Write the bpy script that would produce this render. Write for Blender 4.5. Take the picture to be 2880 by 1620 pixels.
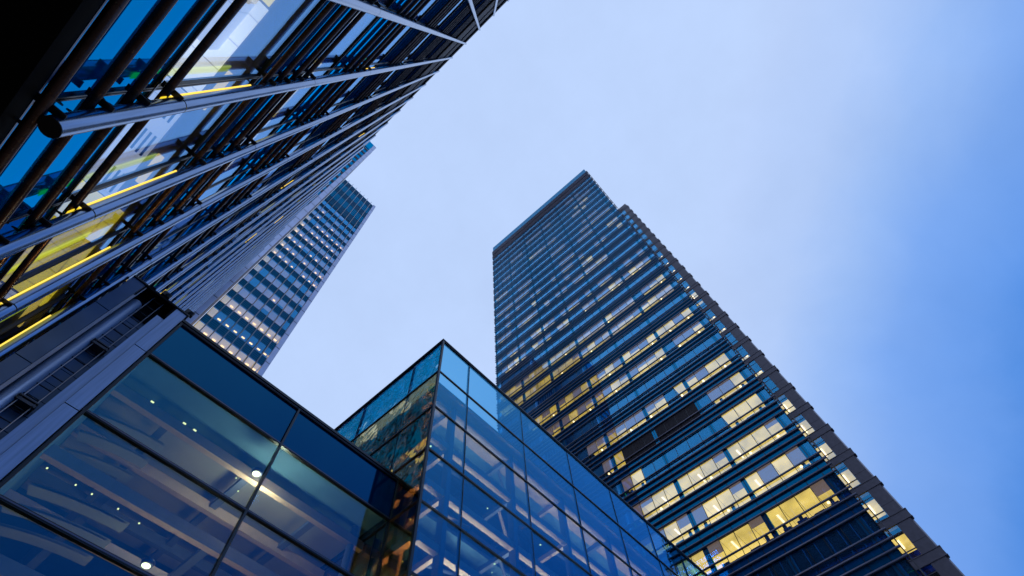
import bpy, math, random
from mathutils import Matrix, Vector
random.seed(7)
S = bpy.context.scene
for o in list(bpy.data.objects): bpy.data.objects.remove(o)

# ------------------------------------------------------------------ camera
EYE = 1.6
R = ((0.66349245, -0.7468671, -0.0443542),
     (0.66682923, 0.61719114, -0.41762887),
     (0.33928828, 0.24751693, 0.90753448))
cd = bpy.data.cameras.new('camera'); cam = bpy.data.objects.new('camera', cd)
S.collection.objects.link(cam); S.camera = cam
cd.sensor_width = 36; cd.lens = 1444.56 / 2880 * 36
cd.clip_start = 0.05; cd.clip_end = 3000
M = Matrix(((R[0][0], -R[1][0], -R[2][0], 0), (R[0][1], -R[1][1], -R[2][1], 0),
            (R[0][2], -R[1][2], -R[2][2], EYE), (0, 0, 0, 1)))
cam.matrix_world = M

# ------------------------------------------------------------------ sky, sun, exposure
W = bpy.data.worlds.new('World'); S.world = W; W.use_nodes = True
nt = W.node_tree; nt.nodes.clear()
N = nt.nodes.new; L = nt.links.new
out = N('ShaderNodeOutputWorld'); bg = N('ShaderNodeBackground'); L(bg.outputs[0], out.inputs[0])
tc = N('ShaderNodeTexCoord')
dot = N('ShaderNodeVectorMath'); dot.operation = 'DOT_PRODUCT'; L(tc.outputs['Generated'], dot.inputs[0])
dot.inputs[1].default_value = (0.66, -0.62, -0.42)
nz = N('ShaderNodeTexNoise'); nz.inputs['Scale'].default_value = 2.6; nz.inputs['Detail'].default_value = 7
nz.inputs['Roughness'].default_value = 0.55; nz.inputs['Distortion'].default_value = 0.5
L(tc.outputs['Generated'], nz.inputs['Vector'])
ns = N('ShaderNodeMath'); ns.operation = 'MULTIPLY_ADD'; ns.inputs[1].default_value = 0.16; ns.inputs[2].default_value = -0.08
L(nz.outputs['Fac'], ns.inputs[0])
ad = N('ShaderNodeMath'); ad.operation = 'ADD'; L(dot.outputs['Value'], ad.inputs[0]); L(ns.outputs[0], ad.inputs[1])
cr = N('ShaderNodeValToRGB'); L(ad.outputs[0], cr.inputs[0])
e = cr.color_ramp.elements
e[0].position = 0.0; e[0].color = (0.55, 0.715, 1.06, 1)
e[1].position = 0.55; e[1].color = (0.03, 0.20, 0.70, 1)
for p_, c_ in ((0.05, (0.54, 0.70, 1.05, 1)), (0.15, (0.48, 0.65, 1.02, 1)), (0.24, (0.34, 0.54, 0.98, 1)), (0.33, (0.21, 0.42, 0.93, 1)), (0.42, (0.145, 0.355, 0.89, 1)), (0.50, (0.05, 0.25, 0.78, 1))):
    x_ = cr.color_ramp.elements.new(p_); x_.color = c_
sky = N('ShaderNodeTexSky'); sky.sky_type = 'NISHITA'; sky.sun_disc = False
SUN_EL, SUN_ROT = math.atan2(.6, math.hypot(1, .3)), math.atan2(1, .3)
sky.sun_elevation = SUN_EL; sky.sun_rotation = SUN_ROT
sk = N('ShaderNodeVectorMath'); sk.operation = 'SCALE'; L(sky.outputs[0], sk.inputs[0]); sk.inputs['Scale'].default_value = 0.05
mx = N('ShaderNodeMix'); mx.data_type = 'RGBA'; mx.inputs['Factor'].default_value = 0.93
L(sk.outputs[0], mx.inputs[6]); L(cr.outputs[0], mx.inputs[7])
n2 = N('ShaderNodeTexNoise'); n2.inputs['Scale'].default_value = 5.5; n2.inputs['Detail'].default_value = 8; n2.inputs['Roughness'].default_value = .6
L(tc.outputs['Generated'], n2.inputs['Vector'])
mr_ = N('ShaderNodeMapRange'); mr_.inputs['From Min'].default_value = .3; mr_.inputs['From Max'].default_value = .7
mr_.inputs['To Min'].default_value = .955; mr_.inputs['To Max'].default_value = 1.02; L(n2.outputs['Fac'], mr_.inputs[0])
L(mx.outputs[2], bg.inputs[0]); L(mr_.outputs[0], bg.inputs[1])

sl = bpy.data.lights.new('sun', 'SUN'); sl.energy = 0.5; sl.angle = math.radians(12); sl.color = (.86, .90, 1)
so = bpy.data.objects.new('sun', sl); S.collection.objects.link(so)
so.rotation_euler = Vector((1, .3, .6)).to_track_quat('Z', 'Y').to_euler()
S.view_settings.view_transform = 'Standard'; S.view_settings.look = 'None'
S.view_settings.gamma = 1; S.view_settings.exposure = 0
S.render.engine = 'CYCLES'
S.cycles.max_bounces = 10; S.cycles.transparent_max_bounces = 16; S.cycles.glossy_bounces = 4
S.cycles.caustics_reflective = False; S.cycles.caustics_refractive = False

# ------------------------------------------------------------------ materials
def mat(name, col, rough=.5, metal=0., noise=0., scale=4., emit=None, es=0., bump=0., stretch=None, spec=.5):
    m = bpy.data.materials.new(name); m.use_nodes = True
    t = m.node_tree; b = t.nodes['Principled BSDF']
    b.inputs['Base Color'].default_value = (*col, 1); b.inputs['Roughness'].default_value = rough
    b.inputs['Metallic'].default_value = metal; b.inputs['Specular IOR Level'].default_value = spec
    if noise or bump:
        tcn = t.nodes.new('ShaderNodeTexCoord'); mp = t.nodes.new('ShaderNodeMapping')
        t.links.new(tcn.outputs['Object'], mp.inputs[0])
        if stretch: mp.inputs['Scale'].default_value = stretch
        n = t.nodes.new('ShaderNodeTexNoise'); n.inputs['Scale'].default_value = scale; n.inputs['Detail'].default_value = 6
        t.links.new(mp.outputs[0], n.inputs['Vector'])
        if noise:
            r = t.nodes.new('ShaderNodeValToRGB')
            r.color_ramp.elements[0].position = .3; r.color_ramp.elements[1].position = .7
            r.color_ramp.elements[0].color = (*[c * (1 - noise) for c in col], 1)
            r.color_ramp.elements[1].color = (*[min(1, c * (1 + noise)) for c in col], 1)
            t.links.new(n.outputs[0], r.inputs[0]); t.links.new(r.outputs[0], b.inputs['Base Color'])
            mr = t.nodes.new('ShaderNodeMapRange'); mr.inputs['To Min'].default_value = max(0, rough - .1); mr.inputs['To Max'].default_value = min(1, rough + .12)
            t.links.new(n.outputs[0], mr.inputs[0]); t.links.new(mr.outputs[0], b.inputs['Roughness'])
        if bump:
            bp = t.nodes.new('ShaderNodeBump'); bp.inputs['Strength'].default_value = bump; bp.inputs['Distance'].default_value = .02
            t.links.new(n.outputs[0], bp.inputs['Height']); t.links.new(bp.outputs[0], b.inputs['Normal'])
    if emit:
        b.inputs['Emission Color'].default_value = (*emit, 1); b.inputs['Emission Strength'].default_value = es
    return m

def glass(name, ior, tint, under, opaque=False, rough=0.0, wave=0., wscale=1.2, ex=3.2, tint2=None):
    """coated sheet glass: Fresnel mix of a mirror coat with what lies under it (clear or back-painted)"""
    m = bpy.data.materials.new(name); m.use_nodes = True; t = m.node_tree; t.nodes.clear()
    o = t.nodes.new('ShaderNodeOutputMaterial'); mixs = t.nodes.new('ShaderNodeMixShader')
    fr = t.nodes.new('ShaderNodeLayerWeight')
    # Schlick-like curve built from the facing angle, identical from both sides of the sheet
    pw = t.nodes.new('ShaderNodeMath'); pw.operation = 'POWER'; pw.inputs[1].default_value = ex
    t.links.new(fr.outputs['Facing'], pw.inputs[0])
    fr.inputs['Blend'].default_value = .5
    r0 = ((ior - 1) / (ior + 1)) ** 2
    ma = t.nodes.new('ShaderNodeMath'); ma.operation = 'MULTIPLY_ADD'; ma.inputs[1].default_value = .92 - r0; ma.inputs[2].default_value = r0
    t.links.new(pw.outputs[0], ma.inputs[0])
    g = t.nodes.new('ShaderNodeBsdfGlossy'); g.inputs['Color'].default_value = (*tint, 1); g.inputs['Roughness'].default_value = rough
    if tint2:
        tm = t.nodes.new('ShaderNodeMix'); tm.data_type = 'RGBA'; tm.inputs[6].default_value = (*tint, 1); tm.inputs[7].default_value = (*tint2, 1)
        t.links.new(fr.outputs['Facing'], tm.inputs['Factor']); t.links.new(tm.outputs[2], g.inputs['Color'])
    if opaque:
        u = t.nodes.new('ShaderNodeBsdfDiffuse'); u.inputs[0].default_value = (*under, 1)
    else:
        u = t.nodes.new('ShaderNodeBsdfTransparent'); u.inputs[0].default_value = (*under, 1)
    if wave:
        tcn = t.nodes.new('ShaderNodeTexCoord'); n = t.nodes.new('ShaderNodeTexNoise'); n.inputs['Scale'].default_value = wscale; n.inputs['Detail'].default_value = 2
        bp = t.nodes.new('ShaderNodeBump'); bp.inputs['Strength'].default_value = wave; bp.inputs['Distance'].default_value = .05
        t.links.new(tcn.outputs['Object'], n.inputs['Vector']); t.links.new(n.outputs[0], bp.inputs['Height']); t.links.new(bp.outputs[0], g.inputs['Normal'])
    t.links.new(ma.outputs[0], mixs.inputs[0]); t.links.new(u.outputs[0], mixs.inputs[1]); t.links.new(g.outputs[0], mixs.inputs[2])
    t.links.new(mixs.outputs[0], o.inputs[0]); return m

def glow(name, col, st):
    m = bpy.data.materials.new(name); m.use_nodes = True; t = m.node_tree; t.nodes.clear()
    o = t.nodes.new('ShaderNodeOutputMaterial'); e_ = t.nodes.new('ShaderNodeEmission')
    e_.inputs[0].default_value = (*col, 1); e_.inputs[1].default_value = st
    t.links.new(e_.outputs[0], o.inputs[0]); return m

def tiled_glow(name, col, st, dark, tw, tl):
    """lit suspended ceiling: panel grid with slightly dimmer joints and uneven glow"""
    m = bpy.data.materials.new(name); m.use_nodes = True; t = m.node_tree; b = t.nodes['Principled BSDF']
    tcn = t.nodes.new('ShaderNodeTexCoord'); mp = t.nodes.new('ShaderNodeMapping'); t.links.new(tcn.outputs['Object'], mp.inputs[0])
    br = t.nodes.new('ShaderNodeTexBrick'); br.offset = 0; br.inputs['Scale'].default_value = 1
    br.inputs['Brick Width'].default_value = tw; br.inputs['Row Height'].default_value = tl; br.inputs['Mortar Size'].default_value = .012
    br.inputs['Color1'].default_value = (*col, 1); br.inputs['Color2'].default_value = (*[c * .88 for c in col], 1); br.inputs['Mortar'].default_value = (*dark, 1)
    t.links.new(mp.outputs[0], br.inputs['Vector'])
    b.inputs['Base Color'].default_value = (.5, .5, .5, 1); b.inputs['Roughness'].default_value = .8
    t.links.new(br.outputs[0], b.inputs['Emission Color'])
    n = t.nodes.new('ShaderNodeTexNoise'); n.inputs['Scale'].default_value = .35; t.links.new(tcn.outputs['Object'], n.inputs['Vector'])
    mr = t.nodes.new('ShaderNodeMapRange'); mr.inputs['From Min'].default_value = .35; mr.inputs['From Max'].default_value = .65
    mr.inputs['To Min'].default_value = st * .65; mr.inputs['To Max'].default_value = st * 1.15
    t.links.new(n.outputs[0], mr.inputs[0]); t.links.new(mr.outputs[0], b.inputs['Emission Strength'])
    return m

MT = {}
MT['steel'] = mat('brushed_steel', (.21, .29, .44), .20, .94, .16, 3, stretch=(6, 6, .5))
MT['joint'] = mat('dark_joint', (.015, .015, .02), .6)
MT['tube_end'] = mat('blackened_cap', (.006, .006, .008), .7)
MT['brown'] = mat('bronze_paint', (.095, .045, .030), .26, .45, .25, 5)
MT['brown_panel'] = mat('bronze_mesh', (.075, .05, .045), .6, .2, .3, 12)
MT['frame'] = mat('black_frame', (.012, .012, .018), .35)
MT['frame_edge'] = mat('dark_aluminium', (.10, .10, .14), .3, .8)
MT['black'] = mat('black_cladding', (.006, .006, .008), .8, spec=.1)
MT['bracket'] = mat('bracket_steel', (.09, .088, .10), .45, .5, .2, 6)
MT['spandrel_a'] = glass('blue_spandrel_glass', 2.1, (.0, .44, .98), (.0, .10, .36), True, ex=2.0)
MT['vision_a'] = glass('vision_glass', 1.7, (.12, .50, 1.0), (.86, .9, .96), False, wave=.04, wscale=.8, ex=3.4, tint2=(.36, .66, 1.0))
MT['ceil_white'] = tiled_glow('white_lit_ceiling', (.95, .90, .72), 1.5, (.5, .45, .35), 1.2, .6)
MT['ceil_yellow'] = tiled_glow('yellow_lit_ceiling', (1.0, .72, .03), 1.7, (.5, .33, .0), .6, .6)
MT['ceil_pale'] = tiled_glow('pale_lit_ceiling', (.72, .72, .74), 1.1, (.4, .4, .42), 1.2, 1.2)
MT['ceil_dim'] = mat('dim_ceiling', (.22, .2, .2), .8, noise=.15)
MT['dark_room'] = mat('dark_room', (.03, .035, .045), .9)
MT['slot'] = mat('ceiling_slot', (.06, .07, .1), .8)
MT['lamp'] = glow('lamp_white', (1, .72, .32), 4.5)
MT['lamp_y'] = glow('lamp_yellow', (1, .78, .30), 2.4)
MT['lamp_big'] = glow('lamp_bright', (1, .76, .36), 5.5)
MT['wash'] = glow('amber_wash', (.9, .64, .03), 1.2)  # glow put in for yellow light on the tube backs
MT['led'] = glow('warm_led_strip', (1, .66, .10), 1.5)  # ceiling strip lamps, and painted reflection streaks on the tubes
MT['tube_l'] = glow('fluorescent_tube', (1, .80, .48), 2.6)
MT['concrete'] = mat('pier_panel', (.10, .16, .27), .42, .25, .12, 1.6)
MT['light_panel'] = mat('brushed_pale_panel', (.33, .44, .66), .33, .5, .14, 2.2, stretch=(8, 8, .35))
MT['spandrel_b'] = glass('navy_spandrel_glass', 2.0, (.05, .42, .80), (.0, .018, .075), True, rough=.03)
MT['vision_b'] = glass('lobby_glass', 1.85, (.05, .36, .70), (.66, .84, .90), ex=3.4, wave=.06, wscale=.7)
MT['vision_c'] = glass('atrium_glass', 2.1, (.13, .52, .80), (.56, .82, .92), wave=.05, ex=3.2)
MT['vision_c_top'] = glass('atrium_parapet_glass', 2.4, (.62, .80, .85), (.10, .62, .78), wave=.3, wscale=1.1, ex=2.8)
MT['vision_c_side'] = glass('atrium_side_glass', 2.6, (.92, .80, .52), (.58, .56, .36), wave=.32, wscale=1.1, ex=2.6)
MT['beam'] = mat('pink_beam_paint', (.56, .36, .25), .6, noise=.08)
MT['beam_dark'] = mat('blue_grey_steel', (.12, .14, .2), .5)
MT['slab'] = mat('atrium_slab', (.10, .22, .30), .8, noise=.2, scale=.8)
MT['tower_vision'] = glass('tower_vision_glass', 2.4, (.0, .52, .98), (.92, .93, .95), ex=2.0, tint2=(.30, .66, 1.0))
MT['tower_spandrel'] = glass('tower_spandrel_glass', 2.3, (.0, .42, .80), (.0, .08, .21), True, ex=2.6)
MT['tower_column'] = glass('tower_column_glass', 2.5, (.02, .52, .95), (.01, .09, .22), True, ex=2.0)
MT['tower_bar'] = mat('tower_louvre_paint', (.135, .125, .165), .32, .6, .1, 2)
MT['stone'] = mat('granite_cladding', (.125, .112, .145), .5, 0, .18, 2.5)
MT['stone_joint'] = mat('granite_joint', (.03, .025, .03), .8)
MT['silver'] = mat('silver_trim', (.40, .40, .46), .35, .5, .08, 2)
MT['warm'] = tiled_glow('warm_lit_ceiling', (1.0, .72, .16), 1.35, (.9, .64, .18), 1.2, 1.2)
MT['warm2'] = tiled_glow('amber_lit_ceiling', (1.0, .68, .09), 1.0, (.9, .6, .07), 1.2, 1.2)
MT['cool'] = tiled_glow('pale_office_ceiling', (.90, .68, .42), .9, (.75, .56, .34), 1.2, 1.2)
MT['blind'] = mat('roller_blind', (.36, .30, .36), .8, 0, .1, 1.2, emit=(1, .70, .52), es=.22)  # emission stands in for room light coming through the cloth
MT['louvre_d'] = mat('plant_louvre', (.03, .022, .03), .7)
MT['mid_vision'] = glass('mid_vision_glass', 2.3, (.04, .46, .88), (.88, .90, .95), ex=2.2, tint2=(.13, .50, .92))
MT['mid_lit'] = tiled_glow('far_office_ceiling', (1.0, .60, .30), .30, (.5, .36, .26), 1.5, 1.2)
MT['mid_warm'] = tiled_glow('far_warm_ceiling', (1.0, .66, .24), .72, (.7, .45, .2), 1.5, 1.2)
MT['mid_amber'] = tiled_glow('far_amber_ceiling', (1.0, .66, .12), .9, (.5, .36, .1), 1.5, 1.2)
MT['lamp_mid'] = glow('far_lamp', (1, .58, .17), 3.6)
MT['mid_spandrel'] = glass('mid_spandrel_glass', 2.3, (.0, .34, .68), (.0, .045, .14), True, ex=2.2)
MT['mid_fin'] = mat('mid_louvre_fin', (.02, .05, .10), .5, .3)
MT['mid_mullion'] = mat('mid_mullion_steel', (.42, .42, .46), .35, .6)
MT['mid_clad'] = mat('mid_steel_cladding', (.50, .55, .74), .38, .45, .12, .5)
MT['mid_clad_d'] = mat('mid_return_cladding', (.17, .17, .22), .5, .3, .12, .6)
MT['roof'] = mat('roofing', (.05, .05, .06), .8)
MT['plaza'] = mat('plaza_paving', (.06, .06, .065), .8, 0, .2, 1.5)
MT['shade'] = mat('navy_shade', (.01, .12, .30), .8, noise=.2, scale=.6)  # darkness of unlit rooms, put into the colour
MT['hall_ceiling'] = mat('hall_ceiling_board', (.34, .31, .28), .8, noise=.12, scale=.7)
MT['curve'] = mat('curved_bulkhead', (.34, .34, .30), .7)
MT['desk'] = mat('office_furniture', (.05, .09, .16), .6)

# ------------------------------------------------------------------ builders
COL = S.collection
ORG = {}
class MB:
    def __init__(s): s.v = []; s.f = []; s.mi = []; s.k = 0
    def quad(s, a, b, c, d):
        n = len(s.v); s.v += [a, b, c, d]; s.f.append((n, n + 1, n + 2, n + 3)); s.mi.append(s.k)
    def box(s, x0, x1, y0, y1, z0, z1):
        n = len(s.v)
        s.v += [(x0, y0, z0), (x1, y0, z0), (x1, y1, z0), (x0, y1, z0), (x0, y0, z1), (x1, y0, z1), (x1, y1, z1), (x0, y1, z1)]
        for q in ((0, 3, 2, 1), (4, 5, 6, 7), (0, 1, 5, 4), (1, 2, 6, 5), (2, 3, 7, 6), (3, 0, 4, 7)):
            s.f.append(tuple(n + i for i in q)); s.mi.append(s.k)
    def rod(s, p, q, r, seg=10, cap=True, r2=None):
        p = Vector(p); q = Vector(q); d = (q - p).normalized()
        a = Vector((0, 0, 1)) if abs(d.z) < .9 else Vector((1, 0, 0))
        u = d.cross(a).normalized(); w = d.cross(u); n = len(s.v); r2 = r if r2 is None else r2
        for c, rr in ((p, r), (q, r2)):
            for i in range(seg):
                t_ = 2 * math.pi * i / seg; s.v.append(tuple(c + (u * math.cos(t_) + w * math.sin(t_)) * rr))
        for i in range(seg):
            j = (i + 1) % seg; s.f.append((n + i, n + j, n + seg + j, n + seg + i)); s.mi.append(s.k)
        if cap:
            s.f.append(tuple(n + i for i in range(seg))[::-1]); s.mi.append(s.k)
            s.f.append(tuple(n + seg + i for i in range(seg))); s.mi.append(s.k)
    def pane(s, axis, c, t_, a0, a1, z0, z1, j):
        n = len(s.v); ka, kz = random.uniform(-j, j), random.uniform(-j, j)
        if axis == 'y': s.box(a0, a1, c, c + t_, z0, z1)
        else: s.box(c, c + t_, a0, a1, z0, z1)
        for i in range(n, n + 8):
            v = list(s.v[i]); q = v[0] if axis == 'y' else v[1]
            v[1 if axis == 'y' else 0] += ka * (q - (a0 + a1) / 2) + kz * (v[2] - (z0 + z1) / 2); s.v[i] = tuple(v)
    def build(s, name, m, parent=None, smooth=False, fix=True):
        org = ORG.get(parent.name, Vector((0, 0, 0))) if parent else Vector((0, 0, 0))
        me = bpy.data.meshes.new(name)
        me.from_pydata([(v[0] - org[0], v[1] - org[1], v[2] + EYE - org[2]) for v in s.v], [], s.f)
        for k in (m if isinstance(m, (list, tuple)) else [m]): me.materials.append(k)
        for p_, i in zip(me.polygons, s.mi): p_.material_index = i
        if smooth:
            for p_ in me.polygons: p_.use_smooth = len(p_.vertices) == 4
        me.update()
        o = bpy.data.objects.new(name, me); COL.objects.link(o)
        if parent: o.parent = parent; ORG[o.name] = org
        return o
def thing(name, label, cat, base=(0, 0, 0), group=None):
    o = bpy.data.objects.new(name, None); COL.objects.link(o); o.empty_display_size = .5
    o.location = (base[0], base[1], base[2]); ORG[o.name] = Vector(o.location)
    o['label'] = label; o['category'] = cat
    if group: o['group'] = group
    return o
def tag(o, label=None, cat=None, kind=None, group=None):
    if label: o['label'] = label
    if cat: o['category'] = cat
    if kind: o['kind'] = kind
    if group: o['group'] = group
    return o
def many(items, name, m, parent, cap=100, smooth=False):
    """items: list of (nearness key, function that draws into an MB). The nearest `cap` are parts, the rest one part."""
    items = sorted(items, key=lambda q: q[0]); res = []
    for k, fn in items[:cap]:
        b = MB(); fn(b); res.append(b.build(name, m, parent, smooth))
    if items[cap:]:
        b = MB()
        for k, fn in items[cap:]: fn(b)
        o = b.build(name, m, parent, smooth); o['kind'] = 'stuff'
    return res
def dist(x, y, z): return math.sqrt(x * x + y * y + z * z)

# ------------------------------------------------------------------ ground
g = MB(); g.box(-1500, 1500, -1500, 1500, -EYE - .3, -EYE); tag(g.build('ground', MT['plaza']), kind='structure')

# ================================================================== A: louvred office building on the left
A = thing('office_building', 'office block wrapped in brown louvre bars and silver vertical tubes, nearest building', 'building', (-6, 10, 0))
XG, XB, XT = -2.61, -2.46, -2.30
TY = [3.58 + 2.27 * (k - 1) for k in range(-6, 18)]           # tube rows along the facade
Y0, Y1 = TY[0] - 1.1, TY[-1] + .4
sp = [t_ * -XG for t_ in (2.08, 4.168, 6.12, 8.75, 12.0, 15.6, 19.5)]
vs = [t_ * -XG for t_ in (2.855, 5.22, 7.85, 10.95, 14.5, 18.35)]
# upright tubes
for k, y in enumerate(TY):
    b = MB()
    zb, zt = 2.314 * 2.3, 68.2
    if y > 4.5: zb = 3.2
    rings = [t_ * 2.3 for t_ in (3.288, 5.80, 8.587, 12.19, 15.9, 19.8, 24.2)]
    z = zb
    for rz in rings + [zt]:
        b.k = 0; b.rod((XT, y, z), (XT, y, rz), .108, 20, False)
        if rz < zt and not 4 < k < 14: b.k = 1; b.rod((XT, y, rz), (XT, y, rz + .022), .101, 20, False)
        z = rz + .022
    b.k = 0
    b.rod((XT, y, zt), (XT, y, zt + .3), .108, 20, True, .02)
    tb = b.build('steel_tube', [MT['steel'], MT['joint']], A, True)
    b = MB(); b.rod((XT, y, zb - .012), (XT, y, zb + .004), .1075, 20, True); b.build('end_cap', MT['tube_end'], tb)
    if 4 < k < 14:
        for rz in rings:
            b = MB(); b.rod((XT, y, rz - .004), (XT, y, rz + .026), .101, 20, False); b.build('joint_band', MT['joint'], tb, True)
# louvre bars (measured heights)
bars = [2.171, 2.457, 2.728, 3.031] + [4.40, 4.73, 5.08, 5.43] + [6.94, 7.33, 7.70, 8.09] + [10.08, 10.47, 10.84, 11.20] + \
       [13.35, 13.83, 14.30, 14.75] + [16.77, 17.15, 17.53, 17.9, 18.27]
barz = [t_ * -XB for t_ in bars]
for z in barz:
    b = MB(); b.rod((XB, Y0, z), (XB, Y1, z), .054, 14, True)
    b.build('louvre_bar', MT['brown'], A, True)
# glass skin
win, spd = [], []
for i in range(6):
    for k in range(len(TY) - 1):
        ya, yb = TY[k] + .03, TY[k + 1] - .03
        def fw(b, ya=ya, yb=yb, z0=vs[i], z1=sp[i + 1]): b.box(XG - .012, XG, ya, yb, z0 + .04, z1 - .04)
        def fs(b, ya=ya, yb=yb, z0=sp[i], z1=vs[i]): b.box(XG - .02, XG - .001, ya, yb, z0 + .04, z1 - .04)
        yc = (ya + yb) / 2
        win.append((dist(XG, yc, vs[i]), fw)); spd.append((dist(XG, yc, sp[i]), fs))
many(win, 'window', MT['vision_a'], A, 60); many(spd, 'spandrel_panel', MT['spandrel_a'], A, 60)
for i, z in enumerate(sorted(sp + vs)):
    b = MB(); b.box(XG - .06, XG + .025, Y0, Y1, z - .04, z - .014); b.box(XG - .06, XG + .025, Y0, Y1, z + .014, z + .04)
    b.k = 1; b.box(XG - .06, XG + .038, Y0, Y1, z - .014, z + .014)
    b.build('transom', [MT['frame'], MT['frame_edge']], A)
for y in TY:
    b = MB(); b.box(XG - .06, XG + .03, y - .032, y - .008, sp[0] - .05, sp[-1]); b.box(XG - .06, XG + .03, y + .008, y + .032, sp[0] - .05, sp[-1])
    b.k = 1; b.box(XG - .06, XG + .018, y - .008, y + .008, sp[0] - .05, sp[-1])
    b.build('mullion', [MT['frame'], MT['frame_edge']], A)
# brackets that carry each bar off the mullion
br = []; rods = []
for y in TY:
    for z in barz:
        def fb(b, y=y, z=z):
            b.box(XG + .03, XT + .02, y - .16, y - .07, z + .056, z + .07)
        br.append((dist(XB, y, z), fb))
        def fr_(b, y=y, z=z):
            b.rod((XG + .02, y + .17, z - .02), (XB - .05, y + .17, z - .008), .012, 6, True, .024)
            b.rod((XB - .05, y + .17, z - .008), (XB, y + .17, z - .005), .024, 8)
        rods.append((dist(XB, y, z), fr_))
many(br, 'bracket', MT['bracket'], A, 100); many(rods, 'tie_rod', MT['bracket'], A, 80)
# upper bronze mesh screens, top glazing band and parapet
for t0, t1 in ((19.7, 22.2), (23.0, 25.0)):
    b = MB(); z = t0 * -XB; n = int((t1 - t0) * -XB / .42)
    for q in range(n):
        zz = z + q * (t1 - t0) * -XB / n; b.box(XB - .05, XB + .05, Y0, Y1, zz, zz + .36)
    b.build('mesh_screen', MT['brown_panel'], A)
b = MB(); b.box(XG - .02, XG, Y0, Y1, sp[-1] + .05, 25.3 * 2.61); b.build('upper_glazing', MT['spandrel_a'], A)
b = MB(); b.box(XG - .05, XG + .03, Y0, Y1, 25.3 * 2.61, 26.9 * 2.61 - 1.4); b.build('top_glazing', MT['vision_a'], A)
b = MB(); b.box(XG - .4, XB + .04, Y0, Y1, 68.8, 69.9); b.box(XG - .05, XB + .02, Y0, Y1, 67.4, 67.6); b.build('parapet', MT['frame'], A)
b = MB(); b.box(-16, XG - .4, Y0, Y1, 69.2, 69.7); b.build('roof', MT['roof'], A)
# body: floors, core, base
for i in range(1, 7):
    zt = sp[i] - .08
    b = MB(); b.box(-14, XG - .07, Y0, Y1, zt, zt + (vs[i] - sp[i] if i < 6 else 1.5) * .8); b.build('floor_slab', MT['ceil_dim'], A)
b = MB(); b.box(-15, -14, Y0, Y1, -EYE, 69); b.box(-15, XG - .05, Y1 - .05, Y1, 5.4, 69); b.box(-14.9, XG - .05, Y0, Y0 + .05, 5.4, 69); b.build('end_wall', MT['dark_room'], A)
b = MB(); b.box(-9, XG + .05, Y0, Y1, sp[0] - .30, sp[0] - .06); b.build('soffit', MT['black'], A)
b = MB(); b.box(-9, -4.4, Y0, Y1, -EYE, sp[0] - .32); b.build('base_wall', MT['black'], A)
b = MB(); b.box(-14, XG - .08, Y0, Y1, sp[0] - .05, sp[0] + .02); b.build('floor_slab', MT['ceil_dim'], A)
# lit ceilings just inside the vision glass
def ceil(k, i, m, d0=.0, d1=3.2, ya=.06, yb=.06, drop=.10):
    b = MB(); b.box(XG - d1, XG - .10 - d0, TY[k] + ya, TY[k + 1] - yb, sp[i + 1] - drop - .03, sp[i + 1] - drop)
    b.build('lit_ceiling', MT[m], A)
K0 = 6      # TY index of the bay between tubes T0 and T1
for ya, yb, m, d0 in ((-6, -1.2, 'ceil_yellow', .5), (-1.2, 2.45, 'ceil_yellow', .45), (2.5, 4.75, 'ceil_white', .42), (4.8, 7.7, 'ceil_pale', .42), (7.75, 11.0, 'ceil_yellow', .08), (11.1, 13.2, 'ceil_pale', .6), (13.3, 17, 'ceil_yellow', .4), (17, 24, 'ceil_pale', .6)):
    b = MB(); b.box(XG - 3.2, XG - .10 - d0, ya, yb, sp[1] - .13, sp[1] - .10); b.build('lit_ceiling', MT[m], A)
b = MB()
for q in range(4):
    for y in (4.95, 5.9, 7.0): b.box(XG - .62 - .10 * q, XG - .58 - .10 * q, y, y + .55, sp[1] - .15, sp[1] - .131)
b.build('ceiling_vent', MT['slot'], A)
b = MB(); b.box(XG - 1.15, XG - .72, 2.6, 3.7, sp[1] - .5, sp[1] - .14); b.build('ceiling_bulkhead', MT['ceil_pale'], A)
b = MB(); b.box(XG - 1.3, XG - .86, 2.5, 3.0, sp[1] - .18, sp[1] - .135); b.build('ceiling_feature', MT['ceil_yellow'], A)
random.seed(3)
for i in range(1, 6):
    for k in range(K0 - 4, len(TY) - 1):
        r = random.random()
        if r < .5: ceil(k, i, random.choice(['ceil_yellow', 'ceil_yellow', 'ceil_pale', 'ceil_white']), .12, 1.6)
lights = []
for i in range(0, 6):
    for k in range(K0 - 3, len(TY) - 1):
        if random.random() < .30:
            y = TY[k] + .25
            def fl(b, y=y, z=sp[i + 1] - .2, l=random.uniform(.4, 1.1)): b.box(XG - .36, XG - .24, y, y + l, z - .05, z)
            lights.append((dist(XG, y, sp[i + 1]), fl))
for k in range(5, len(TY)):  # glowing streaks on tube flanks, painted reflections of the lit ceilings
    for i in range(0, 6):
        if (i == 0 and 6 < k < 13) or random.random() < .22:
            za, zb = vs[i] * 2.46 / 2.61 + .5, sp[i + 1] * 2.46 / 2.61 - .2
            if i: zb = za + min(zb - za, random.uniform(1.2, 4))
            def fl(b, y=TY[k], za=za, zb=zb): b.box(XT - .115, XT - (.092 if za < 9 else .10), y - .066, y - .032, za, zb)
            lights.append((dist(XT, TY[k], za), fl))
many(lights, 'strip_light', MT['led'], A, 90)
for k in (6, 7, 8, 9, 10):  # glow painted on the tube backs for the yellow band mirrored in glass
    b = MB(); b.box(XT - .122, XT - .112, TY[k] - .05, TY[k] + .05, vs[0] * .94 + .3, sp[1] * .94 - .2); b.build('back_wash_light', MT['wash'], A)

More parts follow.
